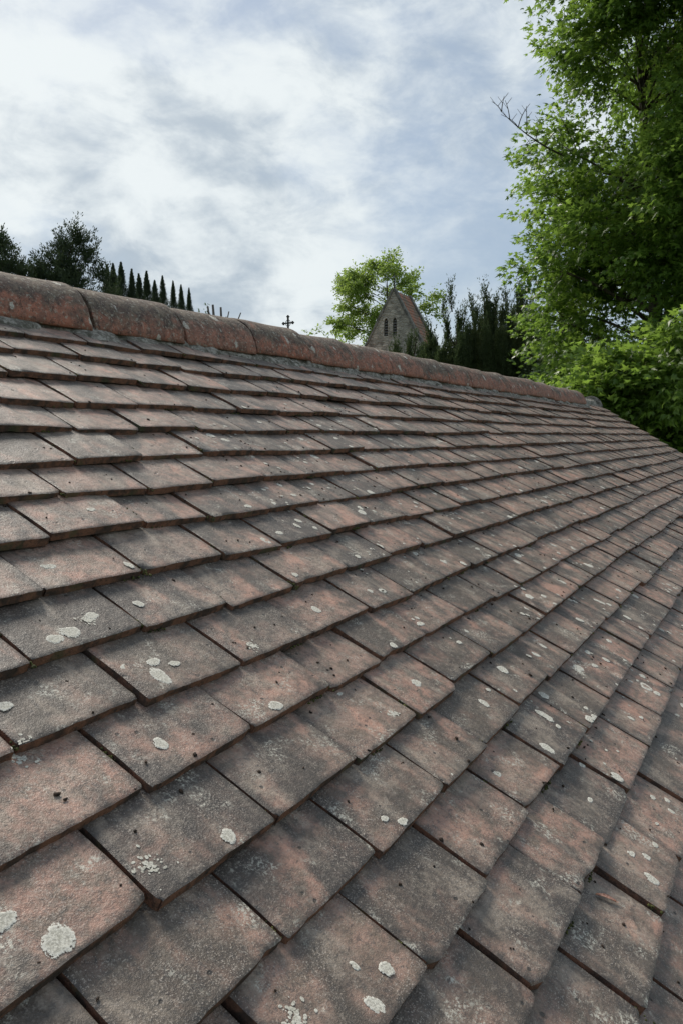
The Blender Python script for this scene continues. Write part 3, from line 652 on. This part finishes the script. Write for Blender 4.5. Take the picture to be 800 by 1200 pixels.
def dead_twig(mb, base):
    a = site(16.6, 4.6, 5.75) - base; e = site(16.3, 3.25, 6.5) - base
    p = bez(a, a.lerp(e, .55) + Vector((0, 0, -.18)), e, 8); mb.tube(p, [.022 * (1 - .8 * i / 7) for i in range(8)], 4)
    for k, (i, dz, ds) in enumerate(((2, .3, .25), (3, .45, .12), (3, -.1, -.3), (4, .55, -.02), (5, .42, .2), (5, .25, -.35), (6, .38, -.1), (7, .2, -.2), (7, .3, .05))):
        s_ = p[i]; q = bez(s_, s_ + HR * ds * .25 + Vector((0, 0, dz * .6)), s_ + HR * ds + Vector((0, 0, dz)), 5); mb.tube(q, [.012, .010, .009, .007, .005], 4)
        for j in (2, 3): mb.tube([q[j], q[j] + HR * (.1 if (k + j) % 2 else -.1) + Vector((0, 0, .13))], [.006, .004], 4)
tree('sycamore_tree', 'tall dense green sycamore filling the right side of the view beyond the roof end', 'tree', site(17.3, 7.4, -2.55), site(17.5, 6.1, 11.5), .24, rb(B), 6900, 27, .60, .18, STAR, .135, ML_maple, M_bark, 31, twigs=.12, extra=dead_twig)
# the paler young maple in front of it
mr = random.Random(9); B = []
for _ in range(46):
    z = mr.uniform(-2.2, 1.2); s = mr.uniform(3.6, 6.4); B.append((11.4 + mr.uniform(-.6, .7), max(s, 3.15 + .55 * abs(z + .2)), z, mr.uniform(.38, .62), 1))
B += [(11.2, 4.9, 1.45, .5, 1.2), (11.1, 4.2, 1.0, .5, 1.2), (11.0, 3.55, .35, .42, 1.2), (11.1, 5.6, 1.2, .5, 1), (11.0, 3.4, -.25, .4, 1)]
tree('young_maple_tree', 'low bright green young maple in front of the tall sycamore, just past the ridge end', 'tree', site(11.6, 5.0, -2.5), site(11.4, 4.7, 1.3), .07, rb(B), 2300, 20, .42, .14, STAR, .12, ML_sap, M_bark, 61, twigs=.2)
# understory behind so no gap shows at the horizon
B = [(21 + mr.uniform(-1, 1), 4.6 + i * .75, mr.uniform(-1.6, 1.9), 1.0, 1) for i in range(14)]
tree('holly_bush', 'dark leafy bush in the shade behind the tall sycamore', 'bush', site(21, 9.5, -2.5), site(21, 9.5, 1.0), .1, rb(B), 700, 20, .5, .2, OVAL, .13, ML_hedge, M_bark, 66)

# evergreens: many small shoots held on a stem; the profile gives the half width at each height
def evergreen(name, label, group, d, s, zb, zt, wd, prof, nsp, K, L, tuft, seed, mat, out=.35, up=1.0, leaders=(), spread=.06, plumes=0, splay=1.3):
    g = np.random.default_rng(seed); base = site(d, s, -2.5)
    root = tag(empty(name, base), label, 'tree', group); mb = MB(); h = zt + 2.5
    mb.tube([Vector((0, 0, -.1)), Vector((.03, .02, h * .5)), Vector((0, 0, h * .97))], [.05 + wd * .12, .04 + wd * .07, .012], 7)
    f = g.random(nsp) ** .85; w_ = wd * prof(f); a = g.random(nsp) * 6.283
    lob = 1 + .22 * np.sin(3 * a + seed) + .15 * np.sin(5 * a + f * 9 + seed * 2)             # uneven outline
    rad = w_ * np.sqrt(g.random(nsp)) * lob
    C_ = np.stack([np.cos(a) * rad, np.sin(a) * rad, (zb + (zt - zb) * f) + 2.5], -1); C_[:, 2] -= L * .5; L0 = L
    if plumes:                                     # upright plumes side by side, each with its own tip
        pa = g.random(plumes) * 6.283; pr = wd * np.sqrt(g.random(plumes)); pz = zt - (zt - zb) * (.12 * (pr / wd) ** 2 + .16 * g.random(plumes)); pz[0] = zt; pr[0] = .1
        k = g.integers(0, plumes, nsp); f = g.random(nsp) ** .8; hw = (.22 + .32 * (1 - f)) * (1 - f ** 5) + .015
        an = g.random(nsp) * 6.283; q = hw * np.sqrt(g.random(nsp)); lean = 1 + .25 * f
        C_ = np.stack([np.cos(pa[k]) * pr[k] * lean + np.cos(an) * q, np.sin(pa[k]) * pr[k] * lean + np.sin(an) * q, zb + (pz[k] - zb) * f + 2.5 - L * .5], -1)
    D_ = unit(np.stack([np.cos(a) * out, np.sin(a) * out, np.full(nsp, up)], -1) + g.normal(0, .13, (nsp, 3)))
    ex, ed = [], []
    for (ds, z, n) in leaders:
        b0 = site(d, s + ds, z) - base; o = Vector(((HR * ds * .7).x, (HR * ds * .7).y, b0.z - .9)); mb.tube(bez(o, o.lerp(b0, .5) + HR * ds * .1, b0, 4), [.03, .022, .014, .006], 4)
        for k in range(n): t_ = k / n; p = o.lerp(b0, t_ * .95); ex.append(np.array(p) + g.normal(0, .05 * (1.3 - t_), 3)); ed.append(unit(np.array([0, 0, 1.]) + g.normal(0, .22, 3)))
    if not plumes:
        tip = np.minimum(1, (1 - f) * 7); spread = spread * (.08 + .92 * tip)
        D_ = unit(D_ * np.stack([.1 + .9 * tip, .1 + .9 * tip, np.ones(nsp)], -1)); L = L * (.35 + .65 * tip)
    if ex: C_ = np.vstack([C_, ex]); D_ = np.vstack([D_, ed])
    for k in range(0, min(60, nsp)): e = Vector(C_[k]); mb.tube([Vector((0, 0, max(.3, e.z - .5))), e], [.018, .008], 4)
    mb.build('trunk', M_barkd, root, smooth=True)
    foliage('crown', root, C_, D_, K, L, spread, NEEDLE, tuft, mat, seed + 1, -.1, .25, up * .6, splay); return root
spire = lambda f: (1 - f) ** 1.0 * (.8 + .2 * np.sin(f * 60)) * np.minimum(1, .55 + f * 4) + .01
blunt = lambda f: (1 - f ** 3.2) ** .8
YG, CG = 'dark yews beside the church', 'dark conifers beyond the ridge'
for d, s_, zt, wd, lab, ld in ((30, 6.7, 4.9, .95, 'tall dark yew partly behind the left edge of the sycamore', ((-.5, 5.35, 10), (.1, 5.5, 10), (.6, 5.2, 10))),
        (29.5, 5.35, 4.6, .85, 'pointed dark upright yew in the middle of the yew group', ((0, 5.4, 12), (-.5, 5.0, 10), (.45, 5.1, 10))),
        (29, 4.25, 3.9, .62, 'narrow dark yew with thin leader shoots, right of the church tower', ((-.25, 5.45, 9), (-.55, 4.9, 9), (.3, 4.6, 9))),
        (31, 3.55, 3.55, .6, 'dark yew just right of the church tower wall', ((-.1, 4.4, 8),)),
        (33, 2.75, 3.6, .75, 'low dark yew overlapping the foot of the church tower gable', ((-.45, 3.9, 8), (.4, 4.2, 8))),
        (28, 7.9, 4.6, 1.2, 'broad dark yew mostly hidden behind the sycamore leaves', ((0, 5.2, 8),)),
        (31.5, 6.0, 4.4, 1.0, 'dark yew filling the gap behind the pointed one', ((.1, 4.9, 6),))):
    evergreen('yew_tree', lab, YG, d, s_, -1.9, zt + .5, wd, blunt, 4200, 30, .5, .075, int(d * 7 + s_ * 31), ML_yew, out=.10, leaders=[(a_, b_, n_ * 2) for a_, b_, n_ in ld], spread=.045, plumes=max(10, int(30 * wd)), splay=.8)
def bushy(d, s0, s1, z0, z1, n, seed, label, tops):
    r = random.Random(seed); B = [(d + r.uniform(-.9, .9), r.uniform(s0, s1), r.uniform(z0, z1), r.uniform(.4, .65), 1) for _ in range(n)]
    B += [(d + r.uniform(-.3, .3), s, z, rad, 1.5) for s, z, rad in tops] + [(d + r.uniform(-1, 1), r.uniform(s0, s1), r.uniform(-1.6, 2.6), r.uniform(.8, 1.1), .35) for _ in range(16)]
    return tree('yew_tree', label, 'tree', site(d, (s0 + s1) / 2, -2.5), site(d, (s0 + s1) / 2, z1), .2, rb(B), 2300, 30, .36, .09, NEEDLE, .085, ML_con, M_barkd, seed, CG, droop=.0, flat=.3, up=.5, twigs=.2, shell=.15, upright=.25)
bushy(25, -10.4, -7.2, 2.6, 5.0, 24, 81, 'spreading dark conifer with ragged top, second from the left', [(-8.6, 6.05, .5), (-8.15, 6.25, .42), (-8.9, 5.6, .5), (-7.8, 5.7, .45), (-8.4, 5.1, .6), (-9.5, 5.25, .4), (-7.5, 5.1, .4), (-9.2, 5.3, .4), (-9.9, 4.9, .45)])
bushy(24, -13.2, -9.6, 2.6, 5.2, 26, 82, 'dark ragged conifer cut by the left edge of the view', [(-10.5, 5.9, .38), (-10.05, 5.75, .35), (-10.9, 5.5, .5), (-10.2, 5.3, .45), (-11.3, 6.0, .5), (-9.6, 5.05, .45)])
for k, (d, x, y, wd, lab) in enumerate(((29, 141, 322, .55, 'dark spire beside the spreading ragged conifer'), (30, 150, 325, .6, 'first and widest cypress spire right of the ragged conifers'), (30, 162, 327, .5, 'cypress spire close beside the widest one'), (32, 179, 326, .5, 'tall slender cypress spire standing clear in the cypress row'),
        (38, 197, 336, .62, 'cypress spire after the gap in the row'), (40, 209, 342, .55, 'small cypress spire in the cluster of four'), (42, 218, 341, .5, 'narrow cypress spire, second from the right end of the row'), (43, 227, 345, .52, 'last small cypress spire at the right end of the row'), (31, 170, 337, .7, 'short cypress spire between the widest pair and the slender one'), (36, 188, 341, .6, 'short cypress spire right after the slender one'), (33, 134, 318, .8, 'cypress spire touching the spreading ragged conifer'))):
    evergreen('cypress_tree', lab, 'row of small cypress spires', d, (x - 400) / 908.8 * d, -1.9, (512 - y) / 908.8 * d + .30 + .15 * math.sin(k * 1.7), wd * (2.2 + .5 * math.sin(k * 2.3)), spire, 3600, 16, .15, .045, 90 + k, ML_con, out=.7, up=.7, spread=.08, splay=.5)
# bare lopped stems poking above the ridge
def lopped():
    base = site(30, -4.6, -2.5); root = tag(empty('lopped_tree', base), 'bare lopped tree stems just showing above the ridge left of the cross', 'tree')
    mb = MB(); r = random.Random(4); c = site(30, -4.7, 2.8) - base; mb.tube([Vector((0, 0, -.1)), Vector((.05, 0, 2.5)), c], [.2, .17, .13], 8)
    for s, z, th in ((-5.0, 4.95, .05), (-4.8, 5.0, .06), (-4.55, 4.95, .055), (-4.2, 4.75, .03), (-3.75, 4.7, .03), (-4.35, 4.6, .03), (-5.35, 4.75, .02)):
        e = site(30 + r.uniform(-.2, .2), s, z) - base; mb.tube(bez(c, c.lerp(e, .5) + Vector((r.gauss(0, .1), r.gauss(0, .1), -.2)), e, 6), [.09, .08, th * 1.2, th, th * .9, th * .75], 6)
    mb.build('trunk', M_barkg, root, smooth=True)
    C_ = np.array([site(30, s, z) - base for s, z in ((-5.35, 4.65), (-5.1, 4.85), (-4.95, 4.6))]); foliage('crown', root, C_, unit(np.array([[0, 0, 1.], [.3, 0, .6], [0, .3, .5]])), 14, .25, .06, OVAL, .09, ML_hedge, 3)
lopped()
B = [(34 + mr.uniform(-.8, .8), -1.2 + mr.uniform(-.9, .9), mr.uniform(2, 4.3), .5, 1) for _ in range(9)]
tree('hawthorn_bush', 'tips of a green bush just above the ridge right of the cross', 'bush', site(34, -1.2, -2.5), site(34, -1.2, 4.2), .1, rb(B + [(34, -.9, 4.6, .2, 1), (34, -1.35, 4.55, .15, 1)]), 150, 16, .3, .1, OVAL, .11, ML_lime, M_bark, 97)

# the light green tree behind the church
B = []
for _ in range(44):
    a = mr.uniform(0, 6.283); z = mr.uniform(6, 16.2); f = (z - 6) / 11; RR = 5.4 * (1 - f ** 2.4) ** .5 * mr.uniform(.3, 1)
    B.append((76 + RR * math.sin(a), 4.4 + RR * math.cos(a) - f * 0.6, z, mr.uniform(.8, 1.3), 1))
B += [(75, 4.9, 16.9, .8, 1), (75, 3.2, 16.2, .7, 1), (75, 6.6, 15.2, .8, 1), (75, 8.9, 13.3, .7, 1), (75, 8.2, 12.2, .9, 1), (75, .4, 12.4, .8, 1), (75, 1.0, 14.6, .8, 1), (75, -.1, 10.6, .8, 1), (75, 9.3, 11.6, .5, 1)]
tree('ash_tree', 'bright light green open crowned tree behind the church tower', 'tree', site(76, 4.6, -3), site(75.6, 4.4, 15.5), .42, rb(B), 1700, 22, 1.0, .30, OVAL, .23, ML_lime, M_bark, 111, flat=.5, twigs=.25)

# ------------------------------------------------------------------ church
ch = tag(empty('church', site(60, 4.0, -2.6)), 'grey stone church with a steep gabled bell turret and louvred lancets', 'church')
cb = ch.location.copy()
ax = (HR * 1.55 + HF * 3.3).normalized(); px_ = ax.cross(Vector((0, 0, 1))).normalized()     # ridge direction, gable width direction (to the right)
CM = Matrix(((px_.x, ax.x, 0, 0), (px_.y, ax.y, 0, 0), (0, 0, 1, 0), (0, 0, 0, 1)))          # local: x across gable, y along ridge, z up
AZ, EZ, HW, LEN = 11.15 + 2.6, 6.9 + 2.6, 2.30, 3.7
slope = (AZ - EZ) / HW
def xw(z): return HW if z <= EZ else (AZ - z) / slope
mb = MB()                                                                                     # gable wall with two real lancet openings
wx = [(-.78, -.46), (-.06, .26)]; zs0, zs1, zt = 8.55 + 2.6 - 1.55, 8.55 + 2.6 - .55, 8.55 + 2.6 - .05
zs0, zs1, zt = 10.28, 11.20, 11.62
def poly(pts): mb.prism(pts, (0, .45), CM)
poly([(-HW, 0), (HW, 0), (HW, EZ), (xw(zs0) , zs0), (-xw(zs0), zs0), (-HW, EZ)])
poly([(-xw(zs0), zs0 + .001), (wx[0][0], zs0 + .001), (wx[0][0], zs1), (-xw(zs1), zs1)])
poly([(wx[0][1], zs0 + .001), (wx[1][0], zs0 + .001), (wx[1][0], zs1), (wx[0][1], zs1)])
poly([(wx[1][1], zs0 + .001), (xw(zs0), zs0 + .001), (xw(zs1), zs1), (wx[1][1], zs1)])
def arch(x0, x1, n=5, flip=False):
    xm = (x0 + x1) / 2; L = [(x0 + (xm - x0) * (1 - math.cos(t)) , zs1 + (zt - zs1) * math.sin(t) ** .8) for t in (math.pi / 2 * i / n for i in range(n + 1))]
    Rr = [(2 * xm - x, z) for x, z in L[::-1]][1:]; return L + Rr
for left, x0, x1, right in ((-xw(zs1), *wx[0], None), (None, *wx[1], xw(zs1))): pass
zt2 = zt + .02
for (x0, x1), (l0, l1) in zip(wx, ((-xw(zs1), (wx[0][1] + wx[1][0]) / 2), ((wx[0][1] + wx[1][0]) / 2, xw(zs1)))):
    A_ = arch(x0, x1); xm = (x0 + x1) / 2; h = len(A_) // 2
    tl = -xw(zt2) if l0 < -.9 else l0; trr = xw(zt2) if l1 > .5 else l1
    poly([(l0, zs1 + .001)] + A_[:h + 1] + [(xm, zt2), (tl, zt2)]); poly(A_[h:] + [(l1, zs1 + .001), (trr, zt2), (xm, zt2)])
poly([(-xw(zt2), zt2 + .001), (xw(zt2), zt2 + .001), (0, AZ)])
mb.build('gable_wall', M_stone, ch)
mb = MB()
for (x0, x1) in wx: mb.box((x0 - .05, .34, zs0 - .05), (x1 + .05, .36, zt + .02), CM)
mb.build('belfry_dark', M_dark, ch)
for (x0, x1) in wx:
    for k in range(6):
        z = zs0 + .08 + k * .2; mb = MB(); sh = .0 if k < 5 else .1
        mb.box((x0 + .003 + sh, -.02, -.02), (x1 - .003 - sh, .26, .02), CM @ Matrix.Translation((0, .06, z)) @ Matrix.Rotation(R(38), 4, 'X')); mb.build('louvre_slat', M_slat, ch)
mb = MB(); mb.box((-HW, .451, 0), (HW, LEN - .45, EZ), CM); mb.prism([(-HW, 0), (HW, 0), (HW, EZ), (0, AZ), (-HW, EZ)], (LEN - .449, LEN), CM); mb.build('turret_walls', M_stone, ch)
for sgn in (-1, 1):                                                                           # roof slopes with real courses
    rows = 16; length = math.hypot(HW, AZ - EZ); rise = R(90) - math.atan2(HW, AZ - EZ)
    mb = MB()
    for k in range(rows):
        s0 = k * length / rows; Mx = CM @ Matrix.Translation((0, 0, AZ - .06)) @ (Matrix.Scale(sgn, 4, (1, 0, 0))) @ Matrix.Rotation(rise, 4, 'Y')
        mb.box((s0, .452, -.05), (s0 + length / rows + .06, LEN - .452, .0), Mx @ Matrix.Translation((s0, 0, 0)) @ Matrix.Rotation(-.1, 4, 'Y') @ Matrix.Translation((-s0, 0, 0)))
    mb.build('roof', M_crt, ch)
for y0 in (-.06, LEN - .40):                                                                  # coping stones up both gables
    for sgn in (-1, 1):
        n = 9; length = math.hypot(HW, AZ - EZ) + .12
        for k in range(n):
            mb = MB(); Mx = CM @ Matrix.Translation((0, 0, AZ + .10)) @ Matrix.Scale(sgn, 4, (1, 0, 0)) @ Matrix.Rotation(math.atan2(AZ - EZ, HW), 4, 'Y')
            mb.box((k * length / n + .012 + (.08 if k == 0 else 0), y0, -.10), ((k + 1) * length / n, y0 + .46, .07 + .015 * math.sin(k * 5)), Mx); mb.build('coping_stone', M_cope, ch)
mb = MB(); mb.tube([CM @ Vector((0, .2, AZ)), CM @ Vector((0, .2, AZ + .35)), CM @ Vector((0, .2, AZ + 1.25))], [.11, .05, .022], 8)
mb.tube([CM @ Vector((-.22, .2, AZ + .95)), CM @ Vector((.22, .2, AZ + .95))], [.022, .022], 6); mb.build('finial', M_iron, ch)
# nave running towards the cross, below the line of the ridge
a = site(50, -3.4, 0); b_ = site(59.5, 3.6, 0); nd = (b_ - a).normalized(); npx = nd.cross(Vector((0, 0, 1))).normalized()
NM = Matrix.Translation(Vector((a.x, a.y, 0)) - Vector((cb.x, cb.y, 0))) @ Matrix(((npx.x, nd.x, 0, 0), (npx.y, nd.y, 0, 0), (0, 0, 1, 0), (0, 0, 0, 1)))
LN = (b_ - a).length; nz = 6.0 + 2.6
mb = MB(); mb.prism([(-3.4, 0), (3.4, 0), (3.4, 4.4), (0, nz), (-3.4, 4.4)], (0, LN), NM); mb.build('nave_wall', M_stone, ch)
mb = MB()
for sgn in (-1, 1):
    for k in range(14):
        L_ = math.hypot(3.6, nz - 4.4) + .2; s0 = k * L_ / 14; mb.box((s0, .35, .02), (s0 + L_ / 14 + .08, LN - .1, .08), NM @ Matrix.Translation((0, 0, nz + .03)) @ Matrix.Scale(sgn, 4, (1, 0, 0)) @ Matrix.Rotation(math.atan2(nz - 4.4, 3.4), 4, 'Y') @ Matrix.Translation((s0, 0, 0)) @ Matrix.Rotation(-.05, 4, 'Y') @ Matrix.Translation((-s0, 0, 0)))
mb.build('nave_roof', M_crt, ch)
# cross on the near gable of the nave: stem, arms, flared ends and ring
cz = nz + .25; MX = NM @ Matrix.Translation((0, .15, 0))
fc = Matrix.Rotation(0, 4, 'Z')
mb = MB(); mb.box((-.2, -.16, nz - .1), (.2, .16, nz + .3), MX); mb.box((-.042, -.05, nz + .3), (.042, .05, nz + 1.62), MX)
zc = nz + 1.22
mb.box((-.38, -.045, zc - .04), (-.0421, .045, zc + .04), MX); mb.box((.0421, -.045, zc - .04), (.38, .045, zc + .04), MX)
for (x, z) in ((-.38, zc), (.38, zc), (0, zc + .40)):
    for dx, dz in ((0, .06), (0, -.06), (.06, 0), (-.06, 0)): mb.tube([MX @ Vector((x + dx, -.052, z + dz)), MX @ Vector((x + dx, .052, z + dz))], [.042, .042], 8)
ring = [(MX @ Vector((.2 * math.cos(t), 0, zc + .2 * math.sin(t)))) for t in np.linspace(0, 2 * math.pi, 17)]; mb.tube(ring, [.02] * 17, 6)
mb.build('gable_cross', M_xstone, ch)
